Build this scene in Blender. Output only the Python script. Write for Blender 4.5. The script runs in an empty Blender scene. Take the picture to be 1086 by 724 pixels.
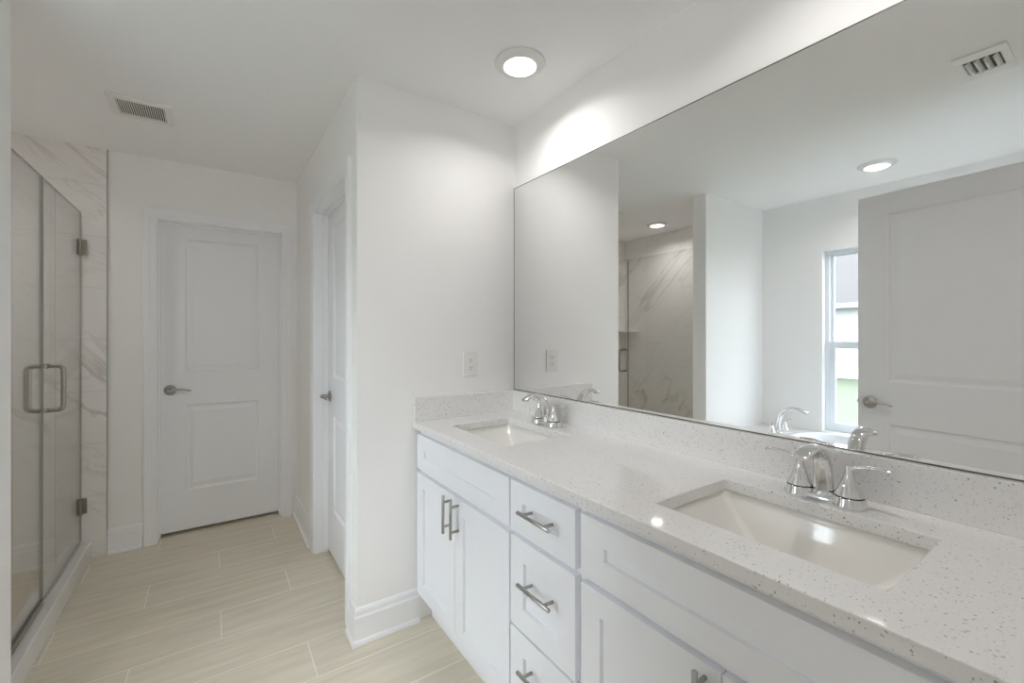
import bpy, bmesh, math
from mathutils import Vector, Matrix
sc = bpy.context.scene
COL = sc.collection
PI = math.pi

# ---------------------------------------------------------------- camera, world, sun, exposure
H_EYE, CEIL = 1.324, 2.44
cam_d = bpy.data.cameras.new('camera'); cam = bpy.data.objects.new('camera', cam_d); COL.objects.link(cam)
cam.location = (0, 0, H_EYE); cam.rotation_euler = (PI/2, 0, -math.radians(34.432))
cam_d.sensor_width = 36; cam_d.lens = 36*463.24/1086; cam_d.shift_y = -7.28/1086
cam_d.clip_start = .02; cam_d.clip_end = 200
sc.camera = cam

world = bpy.data.worlds.new('sky'); sc.world = world; world.use_nodes = True
bg = world.node_tree.nodes['Background']
bg.inputs[0].default_value = (.84, .92, 1.0, 1); bg.inputs[1].default_value = 12.0
sun_d = bpy.data.lights.new('sun', 'SUN'); sun_d.energy = .5; sun_d.angle = .02
sun = bpy.data.objects.new('sun', sun_d); COL.objects.link(sun)
sun.rotation_euler = (math.radians(6), math.radians(48), 0)      # from behind this house, onto the neighbour's wall
LAMP = 2.7                                                         # ceiling lamp power, W
BEAM = math.radians(150)                                           # its beam

fill_d = bpy.data.lights.new('bedroom_fill_light', 'AREA'); fill_d.shape = 'RECTANGLE'; fill_d.size = 1.8; fill_d.size_y = 1.5
fill_d.energy = 10.5; fill_d.color = (.95, .97, 1.0)
fill = bpy.data.objects.new('bedroom_fill_light', fill_d); COL.objects.link(fill)
fill.location = (0, -3.19, 1.35); fill.rotation_euler = (PI/2, 0, 0)   # unseen fill added to brighten the hall, 3 m behind the doorway

sc.view_settings.view_transform = 'Standard'; sc.view_settings.look = 'None'
sc.view_settings.gamma = 1; sc.view_settings.use_curve_mapping = False
sc.view_settings.exposure = 0.25
sc.cycles.use_denoising = True
sc.cycles.max_bounces = 24; sc.cycles.diffuse_bounces = 18; sc.cycles.glossy_bounces = 8
sc.cycles.transparent_max_bounces = 24; sc.cycles.transmission_bounces = 8
sc.cycles.sample_clamp_indirect = 6.0
sc.cycles.caustics_reflective = False; sc.cycles.caustics_refractive = False

# ---------------------------------------------------------------- materials
def nodes(name):
    m = bpy.data.materials.new(name); m.use_nodes = True
    nt = m.node_tree; b = nt.nodes['Principled BSDF']
    return m, nt, b
def mat(name, col, rough=.5, metal=0, spec=.5, noise=None, bump=0, bscale=200):
    m, nt, b = nodes(name)
    b.inputs['Base Color'].default_value = (*col, 1); b.inputs['Roughness'].default_value = rough
    b.inputs['Metallic'].default_value = metal; b.inputs['Specular IOR Level'].default_value = spec
    tex = nt.nodes.new('ShaderNodeTexNoise'); tex.inputs['Scale'].default_value = bscale
    geo = nt.nodes.new('ShaderNodeNewGeometry'); nt.links.new(geo.outputs['Position'], tex.inputs['Vector'])
    if noise:
        mx = nt.nodes.new('ShaderNodeMix'); mx.data_type = 'RGBA'
        mx.inputs[6].default_value = (*col, 1); mx.inputs[7].default_value = (*[c*(1-noise) for c in col], 1)
        nt.links.new(tex.outputs['Fac'], mx.inputs[0]); nt.links.new(mx.outputs[2], b.inputs['Base Color'])
    if bump:
        bp = nt.nodes.new('ShaderNodeBump'); bp.inputs['Strength'].default_value = bump; bp.inputs['Distance'].default_value = .001
        nt.links.new(tex.outputs['Fac'], bp.inputs['Height']); nt.links.new(bp.outputs['Normal'], b.inputs['Normal'])
    return m
def emis(name, col, s):
    m, nt, b = nodes(name)
    b.inputs['Base Color'].default_value = (.9, .9, .9, 1)
    b.inputs['Emission Color'].default_value = (*col, 1); b.inputs['Emission Strength'].default_value = s
    return m
def glass(name, tint, ior=1.45):
    m = bpy.data.materials.new(name); m.use_nodes = True; nt = m.node_tree; nt.nodes.clear()
    o = nt.nodes.new('ShaderNodeOutputMaterial'); mx = nt.nodes.new('ShaderNodeMixShader')
    t = nt.nodes.new('ShaderNodeBsdfTransparent'); g = nt.nodes.new('ShaderNodeBsdfGlossy'); f = nt.nodes.new('ShaderNodeFresnel')
    t.inputs[0].default_value = (*tint, 1); g.inputs['Roughness'].default_value = 0; 
    ge = nt.nodes.new('ShaderNodeNewGeometry'); k = nt.nodes.new('ShaderNodeMath'); k.operation = 'MULTIPLY_ADD'
    k.inputs[1].default_value = 1/ior-ior; k.inputs[2].default_value = ior              # a ray leaving the slab sees the same reflectance
    nt.links.new(ge.outputs['Backfacing'], k.inputs[0]); nt.links.new(k.outputs[0], f.inputs[0])
    nt.links.new(f.outputs[0], mx.inputs[0]); nt.links.new(t.outputs[0], mx.inputs[1]); nt.links.new(g.outputs[0], mx.inputs[2])
    nt.links.new(mx.outputs[0], o.inputs[0])
    return m
class N:
    """tiny math-node builder"""
    def __init__(s, nt): s.nt = nt
    def m(s, op, a, b=None, c=None, clamp=False):
        n = s.nt.nodes.new('ShaderNodeMath'); n.operation = op; n.use_clamp = clamp
        for i, v in enumerate((a, b, c)):
            if v is None: continue
            if isinstance(v, (int, float)): n.inputs[i].default_value = v
            else: s.nt.links.new(v, n.inputs[i])
        return n.outputs[0]
    def pos(s):
        g = s.nt.nodes.new('ShaderNodeNewGeometry'); x = s.nt.nodes.new('ShaderNodeSeparateXYZ')
        s.nt.links.new(g.outputs['Position'], x.inputs[0]); return g.outputs['Position'], x.outputs[0], x.outputs[1], x.outputs[2]
    def vec(s, a, b, c):
        n = s.nt.nodes.new('ShaderNodeCombineXYZ')
        for i, v in enumerate((a, b, c)):
            if isinstance(v, (int, float)): n.inputs[i].default_value = v
            else: s.nt.links.new(v, n.inputs[i])
        return n.outputs[0]
    def noise(s, v, scale, detail=3, dist=0, rough=.5):
        n = s.nt.nodes.new('ShaderNodeTexNoise'); s.nt.links.new(v, n.inputs['Vector'])
        n.inputs['Scale'].default_value = scale; n.inputs['Detail'].default_value = detail
        n.inputs['Distortion'].default_value = dist; n.inputs['Roughness'].default_value = rough
        return n.outputs['Fac'], n.outputs['Color']
    def mix(s, f, a, b):
        n = s.nt.nodes.new('ShaderNodeMix'); n.data_type = 'RGBA'
        for i, v in ((0, f), (6, a), (7, b)):
            if isinstance(v, (int, float)): n.inputs[i].default_value = v
            elif isinstance(v, tuple): n.inputs[i].default_value = (*v, 1)
            else: s.nt.links.new(v, n.inputs[i])
        return n.outputs[2]
    def smooth(s, v, lo, hi):
        n = s.nt.nodes.new('ShaderNodeMapRange'); n.interpolation_type = 'SMOOTHSTEP'; s.nt.links.new(v, n.inputs[0])
        n.inputs[1].default_value = lo; n.inputs[2].default_value = hi; return n.outputs[0]
    def white(s, v):
        n = s.nt.nodes.new('ShaderNodeTexWhiteNoise'); n.noise_dimensions = '3D'; s.nt.links.new(v, n.inputs['Vector']); return n.outputs['Value']

def floor_mat():
    m, nt, b = nodes('wood_look_tile'); n = N(nt); p, x, y, z = n.pos()
    ry = n.m('DIVIDE', n.m('SUBTRACT', y, 2.052), .2333); row = n.m('FLOOR', ry)
    xs = n.m('DIVIDE', n.m('SUBTRACT', n.m('ADD', x, .273), n.m('MULTIPLY', row, .305)), .915); colm = n.m('FLOOR', xs)
    fy = n.m('FRACT', ry); fx = n.m('FRACT', xs)
    dy = n.m('MULTIPLY', n.m('MINIMUM', fy, n.m('SUBTRACT', 1, fy)), .2333)
    dx = n.m('MULTIPLY', n.m('MINIMUM', fx, n.m('SUBTRACT', 1, fx)), .915)
    dd = n.m('MINIMUM', dx, dy)
    g = n.smooth(dd, .0012, .003)
    rnd = n.white(n.vec(row, colm, 3.1))
    v = n.vec(n.m('ADD', n.m('MULTIPLY', x, 1.3), n.m('MULTIPLY', rnd, 13)), n.m('MULTIPLY', y, 14), rnd)
    f1, _ = n.noise(v, 2.2, 5, .35, .6)
    v2 = n.vec(n.m('MULTIPLY', x, 3), n.m('MULTIPLY', y, 60), rnd)
    f2, _ = n.noise(v2, 3, 3)
    c = n.mix(n.smooth(f1, .3, .72), (.725, .662, .545), (.60, .54, .432))
    c = n.mix(n.m('MULTIPLY', f2, .25), c, (.76, .70, .585))
    c = n.mix(n.m('MULTIPLY', rnd, .25), c, (.66, .615, .52))
    c = n.mix(g, (.86, .82, .72), c)
    nt.links.new(c, b.inputs['Base Color']); b.inputs['Roughness'].default_value = .42
    bp = nt.nodes.new('ShaderNodeBump'); bp.inputs['Strength'].default_value = .3; bp.inputs['Distance'].default_value = .001
    nt.links.new(g, bp.inputs['Height']); nt.links.new(bp.outputs['Normal'], b.inputs['Normal'])
    return m
def quartz_mat():
    m, nt, b = nodes('speckled_quartz'); n = N(nt); p, x, y, z = n.pos()
    _, nc = n.noise(p, 240, 2)
    va = nt.nodes.new('ShaderNodeVectorMath'); va.operation = 'MULTIPLY_ADD'
    nt.links.new(nc, va.inputs[0]); va.inputs[1].default_value = (.0062,)*3; nt.links.new(p, va.inputs[2])
    def specks(scale, r, keep):
        v = nt.nodes.new('ShaderNodeTexVoronoi'); nt.links.new(va.outputs[0], v.inputs['Vector']); v.inputs['Scale'].default_value = scale
        s = nt.nodes.new('ShaderNodeSeparateColor'); nt.links.new(v.outputs['Color'], s.inputs[0])
        rad = n.m('MULTIPLY', s.outputs[1], r)
        inside = n.smooth(n.m('SUBTRACT', rad, v.outputs['Distance']), -.02, .05)
        return n.m('MULTIPLY', inside, n.m('LESS_THAN', s.outputs[0], keep)), s.outputs[2]
    a, ta = specks(160, .37, .46); d, td = specks(190, .42, .5); e, te = specks(140, .36, .25)
    f, _ = n.noise(p, 35, 4)
    c = n.mix(n.m('MULTIPLY', f, .5), (.82, .812, .802), (.755, .745, .735))
    c = n.mix(n.m('MULTIPLY', d, .5), c, (.56, .54, .52))
    c = n.mix(n.m('MULTIPLY', e, .35), c, (.92, .91, .89))
    c = n.mix(n.m('MULTIPLY', a, n.m('MULTIPLY_ADD', ta, .45, .34)), c, (.17, .155, .14))
    nt.links.new(c, b.inputs['Base Color']); b.inputs['Roughness'].default_value = .06; b.inputs['Specular IOR Level'].default_value = .5
    return m
def marble_mat(name, tiles=True):
    m, nt, b = nodes(name); n = N(nt); p, x, y, z = n.pos()
    s = n.m('ADD', x, y)
    def vein(sc_, rot, width, seed):
        u = n.m('ADD', n.m('MULTIPLY', s, math.cos(rot)), n.m('MULTIPLY', z, math.sin(rot)))
        w = n.m('SUBTRACT', n.m('MULTIPLY', z, math.cos(rot)), n.m('MULTIPLY', s, math.sin(rot)))
        f, _ = n.noise(n.vec(n.m('MULTIPLY', u, .55), n.m('MULTIPLY', w, 1.9), n.m('ADD', n.m('MULTIPLY', y, .15), seed)), sc_, 5, .7, .58)
        d = n.m('ABSOLUTE', n.m('SUBTRACT', f, .5))
        return n.m('SUBTRACT', 1, n.smooth(d, 0, width))
    v1 = vein(1.25, -.72, .028, 4.3); v2 = vein(2.6, -.62, .018, 9.1)
    f, _ = n.noise(p, 2.2, 4)
    c = n.mix(f, (.90, .875, .855), (.835, .81, .79))
    mask, _ = n.noise(p, 1.3, 2)
    c = n.mix(n.m('MULTIPLY', v1, n.smooth(mask, .38, .6), clamp=True), c, (.655, .62, .59))
    c = n.mix(n.m('MULTIPLY', v2, .28), c, (.60, .58, .56))
    if tiles:
        fz = n.m('FRACT', n.m('DIVIDE', n.m('SUBTRACT', z, .06), .3085))
        fs = n.m('FRACT', n.m('DIVIDE', n.m('ADD', s, .02), .61))
        dz = n.m('MULTIPLY', n.m('MINIMUM', fz, n.m('SUBTRACT', 1, fz)), .3085)
        ds = n.m('MULTIPLY', n.m('MINIMUM', fs, n.m('SUBTRACT', 1, fs)), .61)
        g = n.smooth(n.m('MINIMUM', dz, ds), .0008, .0022)
        c = n.mix(g, (.70, .685, .665), c)
    nt.links.new(c, b.inputs['Base Color']); b.inputs['Roughness'].default_value = .18
    return m
def grass_mat():
    m, nt, b = nodes('lawn_grass'); n = N(nt); p, x, y, z = n.pos()
    f, _ = n.noise(p, 3, 8, 0, .7); f2, _ = n.noise(p, 28, 4)
    c = n.mix(n.m('MULTIPLY', n.m('ADD', f, f2), .5), (.040, .050, .027), (.062, .070, .042))
    nt.links.new(c, b.inputs['Base Color']); b.inputs['Roughness'].default_value = .9; return m
def shingle_mat():
    m, nt, b = nodes('roof_shingles'); n = N(nt); p, x, y, z = n.pos()
    br = nt.nodes.new('ShaderNodeTexBrick'); nt.links.new(n.vec(y, n.m('MULTIPLY', x, 1), 0), br.inputs['Vector'])
    br.inputs['Color1'].default_value = (.056, .049, .048, 1); br.inputs['Color2'].default_value = (.046, .040, .040, 1); br.inputs['Mortar'].default_value = (.034, .030, .030, 1)
    br.inputs['Scale'].default_value = 3.2; br.inputs['Mortar Size'].default_value = .02
    nt.links.new(br.outputs[0], b.inputs['Base Color']); b.inputs['Roughness'].default_value = .95; return m

M = dict(
    wall=mat('wall_paint', (.915, .911, .903), .85, spec=.2, noise=.012, bump=.05, bscale=220),
    ceil=mat('ceiling_paint', (.92, .918, .912), .95, spec=.1, noise=.015, bump=.25, bscale=90),
    trim=mat('white_trim_paint', (.90, .908, .928), .38, spec=.4, noise=.01, bscale=30),
    door=mat('white_door_paint', (.88, .888, .91), .42, spec=.4, noise=.01, bump=.03, bscale=60),
    cab=mat('white_cabinet_lacquer', (.875, .89, .925), .33, spec=.45, noise=.008, bscale=25),
    plastic=mat('white_plastic', (.84, .83, .81), .3, noise=.005),
    dark=mat('dark_slot', (.02, .02, .02), .8, spec=.1, noise=.1),
    duct=mat('dark_green_grey_duct', (.12, .145, .13), .8, noise=.1),
    china=mat('white_vitreous_china', (.84, .825, .79), .07, spec=.6, noise=.005, bscale=5),
    acrylic=mat('white_tub_acrylic', (.86, .87, .89), .12, spec=.5, noise=.005, bscale=5),
    chrome=mat('polished_chrome', (.80, .80, .80), .06, 1, noise=.02, bscale=20),
    nickel=mat('brushed_nickel', (.46, .45, .43), .30, 1, noise=.1, bscale=150),
    bronze=mat('warm_brushed_nickel', (.42, .395, .34), .30, 1, noise=.1, bscale=150),
    silver=mat('mirror_silver', (.885, .89, .88), 0, 1),
    mirror_edge=mat('mirror_edge', (.16, .15, .12), .3, .6, noise=.1),
    glass=glass('clear_shower_glass', (.957, .961, .95), 1.5),
    pane=glass('window_glass', (.97, .985, .985), 1.45),
    glass_edge=mat('glass_edge', (.36, .375, .335), .25, noise=.1),
    seal=mat('clear_edge_seal', (.52, .52, .49), .3, noise=.1),
    vinyl=mat('white_window_vinyl', (.80, .84, .88), .4, noise=.01),
    edge_trim=mat('metal_tile_edge', (.42, .41, .39), .4, .3, noise=.1),
    curbstone=mat('white_curb_stone', (.78, .77, .755), .2, noise=.06, bscale=6),
    floor=floor_mat(), quartz=quartz_mat(), marble=marble_mat('marble_look_tile'), shelfstone=marble_mat('marble_slab', False),
    lamp=emis('lamp_lens', (1, .96, .93), 4.0),
    lamp_ring=mat('lamp_trim', (.80, .79, .78), .5, noise=.01),
    grass=grass_mat(), shingle=shingle_mat(),
    stucco=mat('pale_stucco', (.30, .30, .295), .9, noise=.06, bump=.3, bscale=30),
    fascia=mat('pale_fascia', (.16, .17, .165), .6, noise=.03),
)

# ---------------------------------------------------------------- mesh helpers
def BM(): return bmesh.new()
def box(bm, x0, x1, y0, y1, z0, z1, bev=0, seg=2, mi=0):
    vs = [bm.verts.new(p) for p in ((x0,y0,z0),(x1,y0,z0),(x1,y1,z0),(x0,y1,z0),(x0,y0,z1),(x1,y0,z1),(x1,y1,z1),(x0,y1,z1))]
    fs = [bm.faces.new([vs[i] for i in q]) for q in ((3,2,1,0),(4,5,6,7),(0,1,5,4),(1,2,6,5),(2,3,7,6),(3,0,4,7))]
    for f in fs: f.material_index = mi
    if bev:
        es = list({e for f in fs for e in f.edges})
        r = bmesh.ops.bevel(bm, geom=es, offset=bev, segments=seg, profile=.5, affect='EDGES')
        for f in r['faces']: f.material_index = mi
    return bm
def loft(bm, rings, cap0=True, cap1=True, closed=False, mi=0, smooth=True):
    R = [[bm.verts.new(p) for p in r] for r in rings]
    n = len(R[0]); out = []
    pairs = list(zip(R, R[1:])) + ([(R[-1], R[0])] if closed else [])
    for a, b in pairs:
        for i in range(n):
            j = (i+1) % n
            out.append(bm.faces.new((a[i], a[j], b[j], b[i])))
    if not closed:
        if cap0: out.append(bm.faces.new(list(reversed(R[0]))))
        if cap1: out.append(bm.faces.new(R[-1]))
    for f in out: f.material_index = mi; f.smooth = smooth and len(f.verts) == 4
    return out
def lathe(bm, prof, c=(0,0,0), n=32, axis='z', mi=0, caps=(True, True)):
    rings = []
    for r, h in prof:
        r = max(r, 1e-5); ring = []
        for k in range(n):
            a = 2*PI*k/n; p, q = r*math.cos(a), r*math.sin(a)
            v = {'z': (p, q, h), 'y': (p, h, -q), 'x': (h, p, q)}[axis]
            ring.append((c[0]+v[0], c[1]+v[1], c[2]+v[2]))
        rings.append(ring)
    return loft(bm, rings, caps[0], caps[1], mi=mi)
def sweep(bm, pts, hw, ht, side, n=20, mi=0, power=2.0):
    """elliptic section swept along pts; side = constant sideways direction (half width hw), ht = half thickness"""
    P = [Vector(p) for p in pts]; side = Vector(side).normalized(); rings = []
    for i, p in enumerate(P):
        t = (P[min(i+1, len(P)-1)] - P[max(i-1, 0)]).normalized()
        s = (side - t*side.dot(t)).normalized(); u = t.cross(s)
        w = hw[i] if isinstance(hw, (list, tuple)) else hw; h = ht[i] if isinstance(ht, (list, tuple)) else ht
        ring = []
        for k in range(n):
            a = 2*PI*k/n; ca, sa = math.cos(a), math.sin(a); e = 2/power
            ring.append(p + s*(w*math.copysign(abs(ca)**e, ca)) + u*(h*math.copysign(abs(sa)**e, sa)))
        rings.append(ring)
    return loft(bm, rings, mi=mi)
def smoothpath(pts, sub=4):
    """Catmull-Rom resample of tuples (any dimension)"""
    out = []; n = len(pts)
    for i in range(n-1):
        p0, p1, p2, p3 = pts[max(i-1,0)], pts[i], pts[i+1], pts[min(i+2,n-1)]
        for k in range(sub):
            t = k/sub
            out.append(tuple(.5*(2*b+(c-a)*t+(2*a-5*b+4*c-d)*t*t+(3*b-a-3*c+d)*t**3) for a,b,c,d in zip(p0,p1,p2,p3)))
    out.append(tuple(pts[-1])); return out
def rrect(cx, cy, hx, hy, r, z, n=6):
    ring = []
    for sx, sy, a0 in ((1,1,0),(-1,1,90),(-1,-1,180),(1,-1,270)):
        for k in range(n+1):
            a = math.radians(a0+90*k/n); ring.append((cx+sx*(hx-r)+r*math.cos(a), cy+sy*(hy-r)+r*math.sin(a), z))
    return ring
def profile_run(bm, prof, a, b, axis, face, sign):
    """extrude a (outward, z) profile along 'x' or 'y' from a to b, off a wall plane at face, outward = sign"""
    def P(t, o, z): return (t, face+sign*o, z) if axis == 'x' else (face+sign*o, t, z)
    fs = loft(bm, [[P(a, o, z) for o, z in prof], [P(b, o, z) for o, z in prof]], smooth=False)
    return fs
def panelled(bm, w, h, t, panels, steps, back=True):
    """slab 0..w x 0..t x 0..h, front face at y=0 facing -y, with moulded panels (x0,x1,z0,z1); steps = [(inset, depth)]"""
    xs0, xs1 = panels[0][0], panels[0][1]
    def q(*p): return bm.faces.new([bm.verts.new(v) for v in p])
    def fr(x0, x1, z0, z1, y=0): q((x0,y,z0),(x1,y,z0),(x1,y,z1),(x0,y,z1))
    zs = [0] + [z for p in sorted(panels, key=lambda p: p[2]) for z in (p[2], p[3])] + [h]
    for i in range(len(zs)-1):
        fr(0, xs0, zs[i], zs[i+1]); fr(xs1, w, zs[i], zs[i+1])
        if i % 2 == 0: fr(xs0, xs1, zs[i], zs[i+1])
    for x0, x1, z0, z1 in panels:
        prev = None
        for ins, dep in [(0, 0)] + steps:
            c = [(x0+ins, dep, z0+ins), (x1-ins, dep, z0+ins), (x1-ins, dep, z1-ins), (x0+ins, dep, z1-ins)]
            if prev:
                for k in range(4): q(prev[k], prev[(k+1)%4], c[(k+1)%4], c[k])
            prev = c
        q(*prev)
    for i in range(len(zs)-1):
        q((0,0,zs[i]),(0,0,zs[i+1]),(0,t,zs[i+1]),(0,t,zs[i])); q((w,0,zs[i+1]),(w,0,zs[i]),(w,t,zs[i]),(w,t,zs[i+1]))
    for z, s in ((0,1),(h,-1)):
        pts = [0, xs0, xs1, w]
        for a, b in zip(pts, pts[1:]): q((a,0,z),(a,t,z),(b,t,z),(b,0,z))
    q((w,t,0),(0,t,0),(0,t,h),(w,t,h))
    bmesh.ops.remove_doubles(bm, verts=bm.verts, dist=1e-5)
    bmesh.ops.recalc_face_normals(bm, faces=bm.faces)
def xform(bm, mtx): bmesh.ops.transform(bm, matrix=mtx, verts=bm.verts)

def obj(name, bm, m, parent=None, origin=(0,0,0), bev=0, shift=True, recalc=True, smooth=False):
    """link bm as ONE object. Geometry is in the parent's own frame, or in world space and moved to origin."""
    if recalc: bmesh.ops.recalc_face_normals(bm, faces=bm.faces)
    if any(origin): bmesh.ops.translate(bm, vec=[-c for c in origin], verts=bm.verts)
    me = bpy.data.meshes.new(name); bm.to_mesh(me); bm.free()
    for x in (m if isinstance(m, (list, tuple)) else [m]): me.materials.append(x)
    o = bpy.data.objects.new(name, me); COL.objects.link(o); o.location = origin
    if parent: o.parent = parent
    if bev:
        md = o.modifiers.new('bevel', 'BEVEL'); md.width = bev; md.segments = 2; md.limit_method = 'ANGLE'; md.angle_limit = math.radians(40)
    if smooth:
        for f in me.polygons: f.use_smooth = True
    return o
def tag(o, label, cat, group=None, kind=None):
    o['label'] = label; o['category'] = cat
    if group: o['group'] = group
    if kind: o['kind'] = kind
    return o
def thing(name, loc, label, cat, rz=0, group=None, kind=None):
    o = bpy.data.objects.new(name, None); COL.objects.link(o); o.location = loc; o.rotation_euler = (0, 0, rz)
    o.empty_display_size = .05
    return tag(o, label, cat, group, kind)
def dup(root, loc, label, rz=None, group=None):
    r = root.copy(); COL.objects.link(r); r.location = loc; r['label'] = label
    if rz is not None: r.rotation_euler = (0, 0, rz)
    if group: r['group'] = group
    for ch in list(root.children):
        c = ch.copy(); COL.objects.link(c); c.parent = r
        for g in list(ch.children):
            d = g.copy(); COL.objects.link(d); d.parent = c
    return r
def struct(name, bm, m, label, cat, **k): return tag(obj(name, bm, m, **k), label, cat, kind='structure')

# ---------------------------------------------------------------- room dimensions
XM, YE, XH, YF, XL = 1.329, 1.925, .512, 3.561, -1.430     # mirror wall, end wall, hall wall, far wall, window wall
XS, YP0, YP1 = -.537, 1.967, 2.082                          # partition stub
YB, YR, YC = .055, -3.2, 4.45                               # back wall (doorway), bedroom rear, closet rear
XO, XI = -1.56, 1.45

# ---------------------------------------------------------------- structure
b = BM(); box(b, XO, XI, YR-.1, YC+.1, -.12, 0)
struct('floor', b, M['floor'], 'beige wood-look plank tile floor with pale grout lines', 'floor')
b = BM(); box(b, XO-.3, XI+.3, YR-.2, YC+.2, CEIL, CEIL+.15)
struct('ceiling', b, M['ceil'], 'flat white painted ceiling', 'ceiling')
b = BM(); box(b, XM+.006, XI, YR, YC, 0, CEIL)
struct('wall_right', b, M['wall'], 'white wall behind the long vanity mirror', 'wall')
b = BM(); box(b, XH, XM+.006, YE, YE+.115, 0, CEIL)
struct('wall_end', b, M['wall'], 'white end wall with the power outlet beside the vanity', 'wall')
D2A, D2B, DH = 2.075, 2.865, 2.074       # door_2 rough opening along y, height
b = BM(); box(b, XH, XH+.115, YE+.115, D2A, 0, CEIL); box(b, XH, XH+.115, D2B, YF, 0, CEIL); box(b, XH, XH+.115, D2A, D2B, DH, CEIL)
struct('wall_hall', b, M['wall'], 'white hallway wall holding the half-seen side door', 'wall')
D1A, D1B = -.306, .430
b = BM(); box(b, XL, D1A, YF, YF+.115, 0, CEIL); box(b, D1B, XM+.006, YF, YF+.115, 0, CEIL); box(b, D1A, D1B, YF, YF+.115, DH, CEIL)
struct('wall_far', b, M['wall'], 'white far wall around the closed panelled door', 'wall')
b = BM(); box(b, XL, XS, YP0, YP1, 0, CEIL, .004)
struct('wall_partition', b, M['wall'], 'white stub wall between shower and bathtub', 'wall')
WY0, WY1, WZ0, WZ1 = .74, 1.503, .545, 2.005
b = BM(); box(b, XO, XL, YR, WY0, 0, CEIL); box(b, XO, XL, WY1, YC, 0, CEIL); box(b, XO, XL, WY0, WY1, 0, WZ0); box(b, XO, XL, WY0, WY1, WZ1, CEIL)
struct('wall_left', b, M['wall'], 'white wall with the tall window beside the bathtub', 'wall')
b = BM(); box(b, XL, -.225, YB-.115, YB, 0, CEIL); box(b, .60, XM+.006, YB-.115, YB, 0, CEIL); box(b, -.225, .60, YB-.115, YB, 2.09, CEIL)
struct('wall_back', b, M['wall'], 'white wall around the entry doorway behind the camera', 'wall')
b = BM(); box(b, XO, XI, YR-.1, YR, 0, CEIL)
struct('wall_rear', b, M['wall'], 'white bedroom wall far behind the camera', 'wall')
b = BM(); box(b, XL, XM, YC, YC+.1, 0, CEIL)
struct('wall_closet', b, M['wall'], 'white closet wall behind the far door', 'wall')

# shower tiling (thin real slabs on the walls)
TX = -.523
b = BM(); box(b, XL, TX-.003, YF-.010, YF, 0, CEIL); box(b, TX-.003, TX, YF-.0115, YF, 0, CEIL, mi=1)
struct('wall_shower_far', b, [M['marble'], M['edge_trim']], 'marble-look tiled shower wall with metal edge trim beside the far door', 'tiled wall')
b = BM(); box(b, XL, XL+.010, YP1+.010, YF-.010, 0, CEIL)
struct('wall_shower_back', b, M['marble'], 'marble-look tiled back wall of the shower seen in the mirror', 'tiled wall')
b = BM(); box(b, XL, XS-.06, YP1, YP1+.010, 0, CEIL)
struct('wall_shower_near', b, M['marble'], 'marble-look tiled shower side of the stub wall', 'tiled wall')
b = BM(); box(b, -.705, -.592, YP1, YF-.010, 0, .102, .003)
struct('trim_shower_curb', b, M['curbstone'], 'low white stone curb under the shower glass', 'shower curb')

BASE = [(0,0),(.027,0),(.027,.008),(.024,.015),(.0165,.020),(.016,.112),(.012,.120),(.0105,.138),(.006,.148),(0,.150)]
def baseboard(name, a, c, axis, face, sign, label):
    b = BM(); profile_run(b, BASE, a, c, axis, face, sign); struct(name, b, M['trim'], label, 'baseboard')
CAS = .070
baseboard('baseboard_hall', D2B+CAS-.014, YF, 'y', XH, -1, 'white baseboard between the two doors of the hallway')
b = BM()
loft(b, [[(XH-o, D2A-CAS+.014, z) for o, z in BASE], [(XH-o, YE-o, z) for o, z in BASE], [(.79, YE-o, z) for o, z in BASE]], smooth=False)
struct('baseboard_end', b, M['trim'], 'white baseboard wrapping the outside corner of the end wall', 'baseboard')
baseboard('baseboard_far', TX, D1A-CAS+.014, 'x', YF, -1, 'short white baseboard between shower tile and far door')

CASP = [(.004,0),(.004,.010),(.010,.012),(.016,.011),(.024,.013),(.032,.012),(.040,.015),(.052,.017),(.066,.018),(.070,.014),(.070,0)]
def casing(name, a0, a1, h, P, depth, stop_at, label, outer=True):
    """door trim: mitred casing on the wall face + jamb boards lining the opening. P(a, out, z) -> point; 'out' negative goes into the wall"""
    j = .018; b = BM(); i0, i1, ih = a0+j, a1-j, h-j
    rings = [[P(i0-s, t, 0) for s, t in CASP], [P(i0-s, t, ih+s) for s, t in CASP], [P(i1+s, t, ih+s) for s, t in CASP], [P(i1+s, t, 0) for s, t in CASP]]
    loft(b, rings, smooth=False)
    def bx(aa, ab, o0, o1, z0, z1):
        ps = [P(aa,o0,z0), P(ab,o1,z1)]
        lo = [min(p[k] for p in ps) for k in range(3)]; hi = [max(p[k] for p in ps) for k in range(3)]
        box(b, lo[0], hi[0], lo[1], hi[1], lo[2], hi[2], .001)
    bx(a0+.001, i0, -depth, 0, 0, ih); bx(i1, a1-.001, -depth, 0, 0, ih); bx(a0+.001, a1-.001, -depth, 0, ih, h-.001)
    if stop_at:
        s0, s1 = -stop_at, -stop_at+.03
        bx(i0, i0+.010, s0, s1, 0, ih-.010); bx(i1-.010, i1, s0, s1, 0, ih-.010); bx(i0, i1, s0, s1, ih-.010, ih)
    return struct(name, b, M['trim'], label, 'door trim')
casing('trim_1', D1A, D1B, DH, lambda a, o, z: (a, YF-o, z), .115, .082, 'white moulded frame around the closed far door')
casing('trim_2', D2A, D2B, DH, lambda a, o, z: (XH-o, a, z), .115, .072, 'white moulded frame around the half-seen side door')

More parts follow.
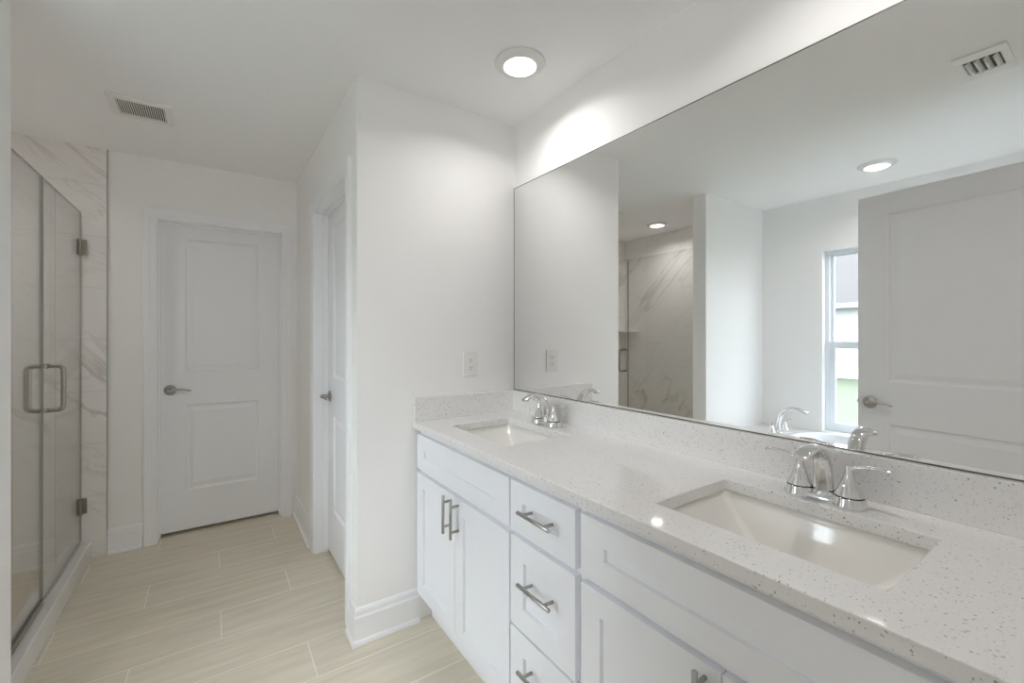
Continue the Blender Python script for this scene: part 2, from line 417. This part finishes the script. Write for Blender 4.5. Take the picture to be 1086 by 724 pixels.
# ---------------------------------------------------------------- doors
DSTEP = [(.003, .001), (.010, .0105), (.020, .0105), (.026, .0085), (.046, .002)]
def lever_set(parent, x, z, s):
    """lever handle on the front (-y) face; s = direction of the lever along x"""
    b = BM()
    lathe(b, [(.0325, 0), (.0335, -.003), (.031, -.007), (.024, -.0095), (.0135, -.012), (.0125, -.016), (.0115, -.038), (.0125, -.044), (.011, -.052), (0, -.054)], (x, 0, z), 32, 'y')
    h = obj('door_handle', b, M['nickel'], parent)
    b = BM()
    p = smoothpath([(0,-.046,0), (.022,-.049,.003), (.05,-.050,.0055), (.08,-.048,.0015), (.112,-.044,-.006)])
    k = len(p)
    sweep(b, [(x+s*q[0], q[1], z+q[2]) for q in p], [.0095-.0045*i/(k-1) for i in range(k)], [.0058-.0018*i/(k-1) for i in range(k)], (0,0,1), 14)
    l = obj('lever', b, M['nickel'], h)
    b = BM(); lathe(b, [(.0045, -.0545), (.004, -.056), (0, -.0563)], (x, 0, z), 14, 'y'); obj('lock_button', b, M['nickel'], h)
def door(name, loc, rz, w, h, latch, label):
    b = BM(); st = .133
    panelled(b, w, h, .035, [(st, w-st, .262, .832), (st, w-st, 1.052, 1.945)], DSTEP)
    o = obj(name, b, M['door']); o.location = loc; o.rotation_euler = (0, 0, rz); tag(o, label, 'door', kind='structure')
    x = .055 if latch == 0 else w-.055
    lever_set(o, x, .937, 1 if latch == 0 else -1)
    b = BM(); e = -.0012 if latch == 0 else w+.0012
    box(b, min(e, w/2 if False else (0 if latch == 0 else w)), max(e, 0 if latch == 0 else w), .006, .029, .905, .965)
    box(b, e-.008 if latch == 0 else e, e if latch == 0 else e+.008, .010, .022, .928, .944, .002)
    obj('latch_plate', b, M['nickel'], o)
    return o
door('door_1', (-.285, YF+.082, .022), 0, .694, 2.030, 0, 'closed white two-panel door at the far end of the hall')
door('door_2', (XH+.073, 2.844, .018), -PI/2, .748, 2.034, 0, 'half-seen white panelled door in the hallway side wall')
ang = math.radians(96.0); W3 = .80
door('door_3', (-.300+W3*math.sin(ang-PI/2), .914-W3*math.cos(ang-PI/2), .022), ang, W3, 2.052, 1, 'white two-panel entry door standing open, seen in the mirror')

# ---------------------------------------------------------------- window
wt = thing('window_1', (XL-.085, (WY0+WY1)/2, WZ0), 'tall white single-hung window above the bathtub seen in the mirror', 'window', kind='structure')
X0 = XL-.085; o_ = (X0, (WY0+WY1)/2, WZ0)
def wpart(n, b, m, **k):
    bmesh.ops.translate(b, vec=(-o_[0], -o_[1], -o_[2]), verts=b.verts); return obj(n, b, m, wt, **k)
b = BM(); fy = .028
box(b, X0-.04, X0+.022, WY0+.001, WY0+fy, WZ0+.001, WZ1-.001, .002); box(b, X0-.04, X0+.022, WY1-fy, WY1-.001, WZ0+.001, WZ1-.001, .002)
box(b, X0-.04, X0+.022, WY0+fy, WY1-fy, WZ1-fy, WZ1-.001, .002); box(b, X0-.04, X0+.022, WY0+fy, WY1-fy, WZ0+.001, WZ0+fy, .002)
wpart('window_frame', b, M['vinyl'])
def sash(n, xx, z0, z1, r0, r1, st):
    b = BM(); ya, yb = WY0+fy, WY1-fy
    box(b, xx, xx+.026, ya, ya+st, z0, z1, .002); box(b, xx, xx+.026, yb-st, yb, z0, z1, .002)
    box(b, xx, xx+.026, ya+st, yb-st, z0, z0+r0, .002); box(b, xx, xx+.026, ya+st, yb-st, z1-r1, z1, .002)
    s = wpart(n, b, M['vinyl'])
    b = BM(); box(b, xx+.010, xx+.016, ya+st, yb-st, z0+r0, z1-r1)
    bmesh.ops.translate(b, vec=(-o_[0], -o_[1], -o_[2]), verts=b.verts); obj('pane', b, M['pane'], s)
sash('upper_sash', X0-.036, 1.225, WZ1-fy, .045, .014, .022)
sash('lower_sash', X0-.006, WZ0+fy, 1.268, .04, .055, .040)
b = BM(); box(b, X0+.02, X0+.032, 1.08, 1.14, 1.262, 1.276, .003); wpart('sash_lock', b, M['vinyl'])

# ---------------------------------------------------------------- vanity cabinets
XF = .778; GZ0, GZ1 = .137, .868
def front(name, y0, y1, z0, z1, parent, org, fw=(.066, .066), depth=.011):
    """shaker front facing -x between y0<y1"""
    w, h = y1-y0, z1-z0; b = BM()
    panelled(b, w, h, .020, [(fw[0], w-fw[0], fw[1], h-fw[1])], [(.0012, depth)])
    # local x -> -Y (from y1), local y -> +X
    xform(b, Matrix(((0,1,0,XF-org[0]), (-1,0,0,y1-org[1]), (0,0,1,z0-org[2]), (0,0,0,1))))
    return obj(name, b, M['cab'], parent, bev=.0012)
def pull(y, z, vertical, parent, org, L=.150, sp=.096):
    b = BM(); x = XF-.034; r = .0058; n = 16
    ox, oy, oz = x-org[0], y-org[1], z-org[2]
    if vertical:
        lathe(b, [(r*.7, -L/2), (r, -L/2+.0015), (r, L/2-.0015), (r*.7, L/2)], (ox, oy, oz), n, 'z')
        for s in (-1, 1): lathe(b, [(.0048, 0), (.0048, .0345)], (ox, oy, oz+s*sp/2), 12, 'x')
    else:
        lathe(b, [(r*.7, -L/2), (r, -L/2+.0015), (r, L/2-.0015), (r*.7, L/2)], (ox, oy, oz), n, 'y')
        for s in (-1, 1): lathe(b, [(.0048, 0), (.0048, .0345)], (ox, oy+s*sp/2, oz), 12, 'x')
    return obj('handle', b, M['nickel'], parent)
def carcass(y0, y1, parent, org):
    b = BM(); xa, xb = XF+.021, XM-.003; t = .018; z0, z1 = .110, .892
    box(b, xa, xb, y0, y0+t, z0, z1); box(b, xa, xb, y1-t, y1, z0, z1); box(b, xa, xb, y0+t, y1-t, z0, z0+t); box(b, xb-.006, xb, y0+t, y1-t, z0+t, z1)
    # face frame
    box(b, xa, xa+.019, y0+t, y0+.045, z0+t, z1); box(b, xa, xa+.019, y1-.045, y1-t, z0+t, z1)
    box(b, xa, xa+.019, y0+.045, y1-.045, z1-.045, z1); box(b, xa, xa+.019, y0+.045, y1-.045, .675, .725); box(b, xa, xa+.019, y0+.045, y1-.045, z0+t, .165)
    bmesh.ops.translate(b, vec=[-c for c in org], verts=b.verts); obj('carcass', b, M['cab'], parent)
    b = BM(); box(b, XF+.075, XF+.090, y0, y1, 0, .110)
    bmesh.ops.translate(b, vec=[-c for c in org], verts=b.verts); obj('toe_kick', b, M['cab'], parent)
def sink_base(y0, y1, label, over=.002):
    org = (XF, (y0+y1)/2, 0); t = thing('vanity_cabinet', org, label, 'cabinet', group='vanity cabinets under the countertop')
    carcass(y0, y1, t, org); g = .002; y1 = y1-over+g; m = (y0+y1)/2
    front('false_front', y0+g, y1-g, .711, GZ1, t, org, (.080, .062))
    for s in (1, -1):
        ya, yb = (m+.0015, y1-g) if s > 0 else (y0+g, m-.0015)
        d = front('door', ya, yb, GZ0, .694, t, org, (.066, .062))
        pull(m+s*.0325, .620, True, d, org)
    return t
Y_A, Y_B, Y_C, Y_D = 1.912, 1.1475, .8425, .072
sink_base(Y_B+.002, Y_A, 'white shaker sink cabinet against the end wall')
org = (XF, (Y_B+Y_C)/2, 0)
t = thing('drawer_cabinet', org, 'white narrow three-drawer cabinet between the two sink cabinets', 'cabinet', group='vanity cabinets under the countertop')
carcass(Y_C, Y_B, t, org)
for z0, z1, pz, f in ((.711, GZ1, .797, (.066, .060)), (.418, .696, .583, (.068, .068)), (GZ0, .410, .325, (.068, .068))):
    d = front('drawer', Y_C+.002, Y_B-.004, z0, z1, t, org, f); pull(.984, pz, False, d, org)
sink_base(Y_D, Y_C-.001, 'white shaker sink cabinet nearest the camera with its doors cut off by the frame', .0185)

# ---------------------------------------------------------------- countertop with sinks and faucets
ZC = .923; XC = .7594
SY = (1.528, .449); SX0, SX1, SHY = .872, 1.179, .218
xs = [XC, SX0, SX1, XM-.0005]; ys = [YB+.002, SY[1]-SHY, SY[1]+SHY, SY[0]-SHY, SY[0]+SHY, YE-.002]
b = BM()
solid = lambda i, j: 0 <= i < 3 and 0 <= j < 5 and not (i == 1 and j in (1, 3))
for i in range(3):
    for j in range(5):
        if not solid(i, j): continue
        x0, x1, y0, y1, za, zb = xs[i], xs[i+1], ys[j], ys[j+1], ZC-.030, ZC
        q = lambda *p: b.faces.new([b.verts.new(v) for v in p])
        q((x0,y0,zb),(x1,y0,zb),(x1,y1,zb),(x0,y1,zb)); q((x0,y1,za),(x1,y1,za),(x1,y0,za),(x0,y0,za))
        if not solid(i-1, j): q((x0,y0,za),(x0,y0,zb),(x0,y1,zb),(x0,y1,za))
        if not solid(i+1, j): q((x1,y1,za),(x1,y1,zb),(x1,y0,zb),(x1,y0,za))
        if not solid(i, j-1): q((x1,y0,za),(x1,y0,zb),(x0,y0,zb),(x0,y0,za))
        if not solid(i, j+1): q((x0,y1,za),(x0,y1,zb),(x1,y1,zb),(x1,y1,za))
bmesh.ops.remove_doubles(b, verts=b.verts, dist=1e-5)
ct = tag(obj('countertop', b, M['quartz'], bev=.0025), 'white speckled quartz countertop running the length of the vanity', 'countertop')
b = BM(); box(b, XM-.020, XM-.0005, YB+.002, YE-.0225, ZC, 1.031, .0015); obj('backsplash', b, M['quartz'], ct)
b = BM(); box(b, XC+.006, XM-.0005, YE-.022, YE-.002, ZC, 1.031, .0015); obj('side_splash', b, M['quartz'], ct)

def make_sink(cy, label):
    cx = (SX0+SX1)/2; zt = ZC-.0305; hx, hy = (SX1-SX0)/2, SHY
    t = thing('sink', (cx, cy, zt-.14), label, 'sink', group='undermount sinks in the countertop')
    b = BM(); z = .1395
    inner = [(hx+.004, hy+.004, .020, z), (hx+.003, hy+.003, .020, z-.012), (hx+.0015, hy+.001, .020, z-.017), (hx-.001, hy-.007, .020, z-.026), (hx-.029, hy-.090, .018, z-.108),
             (hx-.032, hy-.097, .018, z-.114), (hx-.038, hy-.104, .020, z-.119), (hx-.047, hy-.113, .022, z-.1215), (hx-.060, hy-.130, .03, z-.1225), (.03, .03, .0299, z-.130)]
    outer = [(.04, .04, .039, z-.139), (hx-.030, hy-.080, .05, z-.135), (hx-.008, hy-.048, .055, z-.125), (hx+.002, hy-.010, .05, z-.080), (hx+.008, hy+.008, .034, z-.016), (hx+.018, hy+.018, .034, z-.010), (hx+.018, hy+.018, .034, z)]
    loft(b, [rrect(0, 0, a, c, r, zz) for a, c, r, zz in inner[::-1]] + [rrect(0, 0, a, c, r, zz) for a, c, r, zz in outer[::-1]], True, True)
    bo = obj('basin', b, M['china'], t); wn = bo.modifiers.new('normals', 'WEIGHTED_NORMAL'); wn.weight = 100; wn.mode = 'FACE_AREA'
    b = BM(); zb = z-.130
    lathe(b, [(.024, zb-.004), (.024, zb+.002), (.021, zb+.003), (.019, zb+.0005), (.0165, zb+.0005), (.016, zb+.004), (.010, zb+.006), (0, zb+.0065)], (0, 0, 0), 28); obj('drain', b, M['chrome'], t)
    return t
sk = make_sink(SY[1], 'white rectangular undermount sink nearest the camera')
dup(sk, ((SX0+SX1)/2, SY[0], sk.location.z), 'white rectangular undermount sink beside the end wall')

def make_faucet(y, label):
    t = thing('faucet', (1.230, y, ZC), label, 'faucet', group='chrome faucets on the countertop')
    b = BM()
    loft(b, [rrect(0, 0, a, c, r, zz) for a, c, r, zz in ((.026, .078, .0259, .0002), (.0255, .0775, .0254, .008), (.023, .075, .0229, .013), (.019, .068, .0189, .0155))])
    obj('base_plate', b, M['chrome'], t)
    b = BM()
    P = [(0,.004,.0245,.0235), (0,.02,.0225,.0205), (.001,.045,.0210,.0175), (.004,.072,.0198,.0155), (.013,.100,.0190,.0140), (.032,.122,.0185,.0125), (.058,.1325,.0185,.0105), (.085,.1325,.0188,.0085), (.108,.1265,.0185,.0072), (.126,.1185,.0160,.0058)]
    S = smoothpath(P, 4)
    sweep(b, [(-p[0], 0, p[1]) for p in S], [p[2] for p in S], [p[3] for p in S], (0,1,0), 28, power=2.3)
    sp = obj('spout', b, M['chrome'], t, bev=.001)
    b = BM(); lathe(b, [(.0095, 0), (.0095, .008), (.007, .0085)], (0,0,0), 18)
    xform(b, Matrix.Translation((-.108, 0, .114)) @ Matrix.Rotation(math.radians(-12), 4, 'Y')); obj('aerator', b, M['chrome'], sp)
    for s in (1, -1):
        b = BM(); c = (0, s*.0515, 0)
        lathe(b, [(.0360, .0003), (.0360, .003), (.0345, .008), (.0312, .0215), (.0305, .023)], c, 36)
        lathe(b, [(.0290, .0225), (.0290, .0262)], c, 36, mi=1)
        lathe(b, [(.0298, .0256), (.0288, .028), (.0222, .041), (.0160, .056), (.0114, .069), (.0090, .079), (.0086, .086), (.0070, .0905), (.0035, .092), (0, .0923)], c, 36)
        hd = obj('handle', b, [M['chrome'], M['dark']], t)
        b = BM(); L = smoothpath([(0,.084,.0080,.0060), (.012,.091,.0078,.0050), (.030,.0965,.0072,.0036), (.052,.0985,.0076,.0038), (.070,.0985,.0074,.0036), (.081,.0975,.0058,.0028)])
        sweep(b, [(0, s*(.0515+p[0]), p[1]) for p in L], [p[2] for p in L], [p[3] for p in L], (1,0,0), 16); obj('lever', b, M['chrome'], hd)
    return t
fc = make_faucet(SY[1], 'chrome two-handle faucet behind the sink nearest the camera')
dup(fc, (1.230, SY[0]-.005, ZC), 'chrome two-handle faucet behind the sink beside the end wall')

# ---------------------------------------------------------------- mirror, outlet
b = BM(); box(b, XM, XM+.0055, YB+.01, YE-.006, 1.0325, 2.102)
for f in b.faces: f.material_index = 0 if f.normal.x < -.5 or f.calc_center_median().x < XM+1e-4 else 1
b2 = b
box(b2, XM-.0012, XM+.0055, YB+.01, YE-.006, 1.0312, 1.0345, mi=1); box(b2, XM-.0008, XM+.0055, YB+.01, YE-.006, 2.1005, 2.1035, mi=1); box(b2, XM-.0008, XM+.0055, YE-.0075, YE-.0045, 1.0345, 2.1005, mi=1)
tag(obj('mirror', b, [M['silver'], M['mirror_edge']], recalc=False), 'long frameless wall mirror above the countertop', 'mirror')

oc = (1.065, YE, 1.1775)
t = thing('power_outlet', oc, 'white duplex power outlet on the end wall above the side splash', 'outlet')
b = BM(); box(b, -.041, .041, -.006, -.0002, -.063, .063, .0025); obj('cover_plate', b, M['plastic'], t)
b = BM(); box(b, -.0175, .0175, -.0085, -.004, -.0345, .0345, .001); rc = obj('receptacle', b, M['plastic'], t)
for s in (1, -1):
    b = BM(); zc = s*.0185
    box(b, -.0075, -.0055, -.0089, -.008, zc-.001, zc+.007); box(b, .0055, .0075, -.0089, -.008, zc-.0005, zc+.0065)
    lathe(b, [(.0026, -.0089), (.0026, -.008)], (0, 0, zc-.0075), 12, 'y'); obj('slot', b, M['dark'], rc)
for s in (1, -1):
    b = BM(); lathe(b, [(.003, -.0068), (.003, -.0055)], (0, 0, s*.048), 12, 'y'); obj('screw', b, M['plastic'], t)

# ---------------------------------------------------------------- ceiling lamps, fan grille, air register
def ceiling_light(x, y, label):
    t = thing('ceiling_light', (x, y, CEIL), label, 'ceiling light', group='round recessed ceiling lights')
    b = BM(); lathe(b, [(.070, -.0002), (.104, -.0002), (.104, -.004), (.098, -.009), (.082, -.016), (.070, -.0185), (.067, -.0175), (.067, -.002)], (0,0,0), 48, caps=(False, False)); obj('trim_ring', b, M['lamp_ring'], t)
    b = BM(); lathe(b, [(.067, -.012), (.0668, -.017), (.050, -.0195), (.025, -.021), (0, -.0215)], (0,0,0), 48); obj('lens', b, M['lamp'], t)
    ld = bpy.data.lights.new('lamp_light', 'AREA'); ld.shape = 'DISK'; ld.size = .10; ld.energy = LAMP; ld.spread = BEAM; ld.color = (1, .972, .957)
    lo = bpy.data.objects.new('lamp_light', ld); COL.objects.link(lo); lo.location = (0, 0, -.0225); lo.parent = t
    return t
cl = ceiling_light(1.043, 1.463, 'round lit ceiling light above the vanity near the end wall')
dup(cl, (-.941, 1.011, CEIL), 'round lit ceiling light over the bathtub, seen in the mirror above the open door')
dup(cl, (-1.053, 2.815, CEIL), 'round lit ceiling light inside the shower, seen in the mirror')
dup(cl, (.93, .34, CEIL), 'round ceiling light above the sink nearest the camera')

t = thing('exhaust_fan', (-.288, 2.820, CEIL), 'square white exhaust fan grille in the hallway ceiling', 'exhaust fan')
b = BM(); a, c, p = .122, .122, .090
px, py = .092, .086
for (x0, x1, y0, y1) in ((-a, -px, -c, c), (px, a, -c, c), (-px, px, -c, -py), (-px, px, py, c)): box(b, x0, x1, y0, y1, -.012, -.0002, .002)
obj('cover', b, M['plastic'], t)
b = BM(); box(b, -px, px, -py, py, -.003, -.0004); obj('opening', b, M['dark'], t)
b = BM(); n = 21
for k in range(n):
    x = -px+(k+.5)*2*px/n; box(b, x-.0019, x+.0019, -py, py, -.0095, -.003)
obj('grille', b, M['plastic'], t)

t = thing('air_register', (.050, .382, CEIL), 'small white air register in the ceiling, seen at the top right of the mirror', 'air vent')
b = BM(); a, c, px, py = .126, .077, .068, .052
for (x0, x1, y0, y1) in ((-a, -px, -c, c), (px, a, -c, c), (-px, px, -c, -py), (-px, px, py, c)): box(b, x0, x1, y0, y1, -.009, -.0002, .0025)
obj('frame', b, M['plastic'], t)
b = BM(); box(b, -px, px, -py, py, -.0035, -.0004); obj('opening', b, M['duct'], t)
b = BM()
for k in range(4):
    y = -py+(k+.5)*2*py/4; w = .0135
    rings = [[(x, y-w/2+q*w, -.0035-.014*math.sin(q*PI/2)+dz) for q, dz in [(i/6, 0) for i in range(7)] + [(i/6, .0016) for i in range(6, -1, -1)]] for x in (-px, px)]
    loft(b, rings)
obj('louvre', b, M['plastic'], t)

# ---------------------------------------------------------------- shower enclosure
GX, GT = -.640, .0095
def glass_slab(y0, y1, z0, z1, parent, name, org):
    b = BM(); box(b, GX-GT/2, GX+GT/2, y0, y1, z0, z1)
    for f in b.faces: f.material_index = 0 if abs(f.calc_center_median().x-GX) > GT*.4 else 1
    bmesh.ops.translate(b, vec=[-c for c in org], verts=b.verts)
    return obj(name, b, [M['glass'], M['glass_edge']], parent)
YG = 2.836
org = (GX, (YG+YF)/2, .11); sd = thing('shower_door', org, 'hinged clear glass shower door with a pull handle', 'shower door')
glass_slab(YG+.004, YF-.016, .113, 2.040, sd, 'glass', org)
b = BM(); box(b, GX-.007, GX+.007, YG+.0005, YG+.0045, .113, 2.040); bmesh.ops.translate(b, vec=[-c for c in org], verts=b.verts); obj('edge_seal', b, M['seal'], sd)
b = BM(); box(b, GX-.006, GX+.006, YG+.004, YF-.016, .1035, .1128); bmesh.ops.translate(b, vec=[-c for c in org], verts=b.verts); obj('bottom_seal', b, M['seal'], sd)
def d_pull(s):
    b = BM(); y = 2.893; z0, z1 = .972, 1.178; out = .056; r = .022; pts = [(0, z0)]
    for k in range(7): a = -PI/2+PI/2*k/6; pts.append((out-r+r*math.cos(a), z0+r+r*math.sin(a)))
    for k in range(7): a = PI/2*k/6; pts.append((out-r+r*math.cos(a), z1-r+r*math.sin(a)))
    pts.append((0, z1))
    sweep(b, [(GX+s*(GT/2+p[0]), y, p[1]) for p in pts], .0095, .0095, (0,1,0), 18)
    for z in (z0, z1): lathe(b, [(.0125, 0), (.0125, s*.004), (.0105, s*.006)], (GX+s*GT/2, y, z), 20, 'x')
    bmesh.ops.translate(b, vec=[-c for c in org], verts=b.verts); obj('pull_handle', b, M['bronze'], sd)
d_pull(1); d_pull(-1)
for z in (1.838, .315):
    b = BM()
    for s in (1, -1): box(b, *sorted((GX+s*GT/2, GX+s*(GT/2+.006))), YF-.056, YF-.018, z-.045, z+.045, .0015)
    box(b, GX-.011, GX+.011, YF-.024, YF-.015, z-.045, z+.045, .001)
    box(b, GX-.012, GX+.028, YF-.0155, YF-.0103, z-.045, z+.045, .0015)
    bmesh.ops.translate(b, vec=[-c for c in org], verts=b.verts); hg = obj('hinge', b, M['bronze'], sd)
    b = BM()
    for dz in (-.026, .026): lathe(b, [(.0055, -.0175), (.005, -.0158), (.004, -.0155)], (GX+.020, YF, z+dz), 12, 'y')
    bmesh.ops.translate(b, vec=[-c for c in org], verts=b.verts); obj('screw', b, M['bronze'], hg)
org2 = (GX, (YP1+YG)/2, .11); sp = thing('shower_panel', org2, 'fixed clear glass shower panel set against the stub wall', 'shower panel')
glass_slab(YP1+.012, YG-.002, .1045, 2.040, sp, 'glass', org2)
b = BM(); box(b, GX-.010, GX-GT/2, YP1+.012, YG-.002, .1025, .128); box(b, GX+GT/2, GX+.010, YP1+.012, YG-.002, .1025, .128)
bmesh.ops.translate(b, vec=[-c for c in org2], verts=b.verts); obj('bottom_channel', b, M['bronze'], sp)
b = BM(); pts = [(XL+.0102, YF-.0102)]
R = .205
for k in range(9):
    a = -PI/2*k/8; pts.append((XL+.0102+R*math.cos(a), YF-.0102+R*math.sin(a)))
loft(b, [[(x, y, z) for x, y in pts] for z in (1.350, 1.372)], smooth=False)
tag(obj('corner_shelf', b, M['shelfstone'], origin=(XL+.01, YF-.01, 1.35), bev=.002), 'white stone corner shelf inside the shower, seen in the mirror', 'shelf')

# ---------------------------------------------------------------- bathtub, deck and tub faucet
DZ = .530; tx0, tx1, ty0, ty1 = -1.385, -.675, .18, 1.590
b = BM(); X1 = -.600
oc_, oh_ = ((XL+X1)/2, (YB+YP0)/2), ((X1-XL)/2, (YP0-YB)/2)
ic_, ih_ = ((tx0+tx1)/2, (ty0+ty1)/2), ((tx1-tx0)/2-.05, (ty1-ty0)/2-.05)
O_ = lambda z: rrect(*oc_, *oh_, .001, z, 8)
I_ = lambda z: rrect(*ic_, *ih_, .27, z, 8)
loft(b, [O_(DZ-.03), O_(DZ), I_(DZ), I_(DZ-.03)], closed=True, smooth=False)
box(b, X1-.02, X1-.002, YB, YP0, 0, DZ-.03)
struct('trim_tub_deck', b, M['curbstone'], 'white platform around the drop-in bathtub', 'tub deck')
cx, cy = (tx0+tx1)/2, (ty0+ty1)/2; hx, hy = (tx1-tx0)/2, (ty1-ty0)/2
t = thing('bathtub', (cx, cy, .05), 'white drop-in bathtub under the window, seen in the mirror', 'bathtub')
b = BM(); z = DZ-.05
rings = [(hx-.06, hy-.06, .28, z-.02), (hx-.035, hy-.035, .30, z-.003), (hx, hy, .30, z+.0005), (hx, hy, .30, z+.017), (hx-.006, hy-.006, .295, z+.024), (hx-.055, hy-.055, .26, z+.024), (hx-.066, hy-.066, .25, z+.018), (hx-.075, hy-.08, .25, z-.04),
         (hx-.095, hy-.13, .24, z-.22), (hx-.125, hy-.20, .21, z-.34), (hx-.18, hy-.27, .16, z-.385), (.05, .2, .049, z-.395)]
under = [(.05, .2, .049, z-.41), (hx-.15, hy-.25, .16, z-.40), (hx-.10, hy-.17, .21, z-.34), (hx-.075, hy-.10, .24, z-.2)]
loft(b, [rrect(0, 0, a, c, r, zz, 8) for a, c, r, zz in rings + under] , closed=True)
obj('tub_shell', b, M['acrylic'], t)
b = BM(); lathe(b, [(.033, z-.395), (.033, z-.391), (.02, z-.389), (0, z-.388)], (0, .45*0+.1, 0), 24); obj('drain', b, M['chrome'], t)

fx, fy_ = -1.125, 1.700
t = thing('tub_faucet', (fx, fy_, DZ), 'tall chrome arched bathtub faucet with two handles, seen in the mirror', 'faucet')
b = BM(); lathe(b, [(.030, .0003), (.030, .004), (.024, .010), (.021, .012)], (0,0,0), 28)
P = smoothpath([(0,.004,.027,.024), (0,.05,.024,.020), (-.006,.10,.0215,.018), (-.028,.155,.020,.0165), (-.072,.198,.0195,.015), (-.125,.210,.0195,.0138), (-.175,.200,.0195,.0125), (-.212,.184,.018,.011)])
sweep(b, [(0, p[0], p[1]) for p in P], [p[2] for p in P], [p[3] for p in P], (1,0,0), 24)
obj('spout', b, M['chrome'], t)
for s in (1, -1):
    b = BM(); c = (s*.11, .0, 0)
    lathe(b, [(.029, .0003), (.029, .004), (.025, .018), (.018, .035), (.012, .055), (.010, .070), (.008, .077), (0, .079)], c, 28)
    h = obj('handle', b, M['chrome'], t)
    b = BM(); L = [(0,.070), (.02,.080), (.045,.090), (.072,.097)]
    sweep(b, [(s*(.11+p[0]*.75), -p[0]*.35, p[1]) for p in smoothpath(L)], .007, .0038, (0,1,0), 14); obj('lever', b, M['chrome'], h)

# ---------------------------------------------------------------- outdoors: lawn and the neighbour's house
b = BM(); box(b, -60, XO-.02, -30, 50, -.40, -.15)
tag(obj('lawn', b, M['grass']), 'green lawn outside the window', 'lawn', kind='structure')
HX, HE = -14.9, 2.36
t = thing('house', (HX-4, 6.0, -.15), 'pale neighbouring house with shingled roof seen through the window', 'house')
hb = (HX-4, 6.0, -.15)
b = BM(); box(b, HX-8, HX, -6, 18, -.15, HE); bmesh.ops.translate(b, vec=[-c for c in hb], verts=b.verts); obj('walls', b, M['stucco'], t)
b = BM()
A = [(HX+.45, -6.5, HE), (HX+.45, 18.5, HE), (HX-4, 14, HE+2.25), (HX-4, -2, HE+2.25), (HX-8.45, -6.5, HE), (HX-8.45, 18.5, HE)]
v = [b.verts.new(p) for p in A] ; u = [b.verts.new((p[0], p[1], p[2]-.04)) for p in (A[0], A[1], A[5], A[4])]
for q in ((v[0],v[1],v[2],v[3]), (v[1],v[5],v[2]), (v[5],v[4],v[3],v[2]), (v[4],v[0],v[3]), (u[3],u[2],u[1],u[0]), (u[0],u[1],v[1],v[0]), (u[1],u[2],v[5],v[1]), (u[2],u[3],v[4],v[5]), (u[3],u[0],v[0],v[4])): b.faces.new(q)
bmesh.ops.translate(b, vec=[-c for c in hb], verts=b.verts); obj('roof', b, M['shingle'], t)
b = BM(); box(b, HX+.43, HX+.455, -6.5, 18.5, HE-.16, HE+.01); box(b, HX, HX+.43, -6.5, 18.5, HE-.16, HE-.14)
bmesh.ops.translate(b, vec=[-c for c in hb], verts=b.verts); obj('fascia', b, M['fascia'], t)
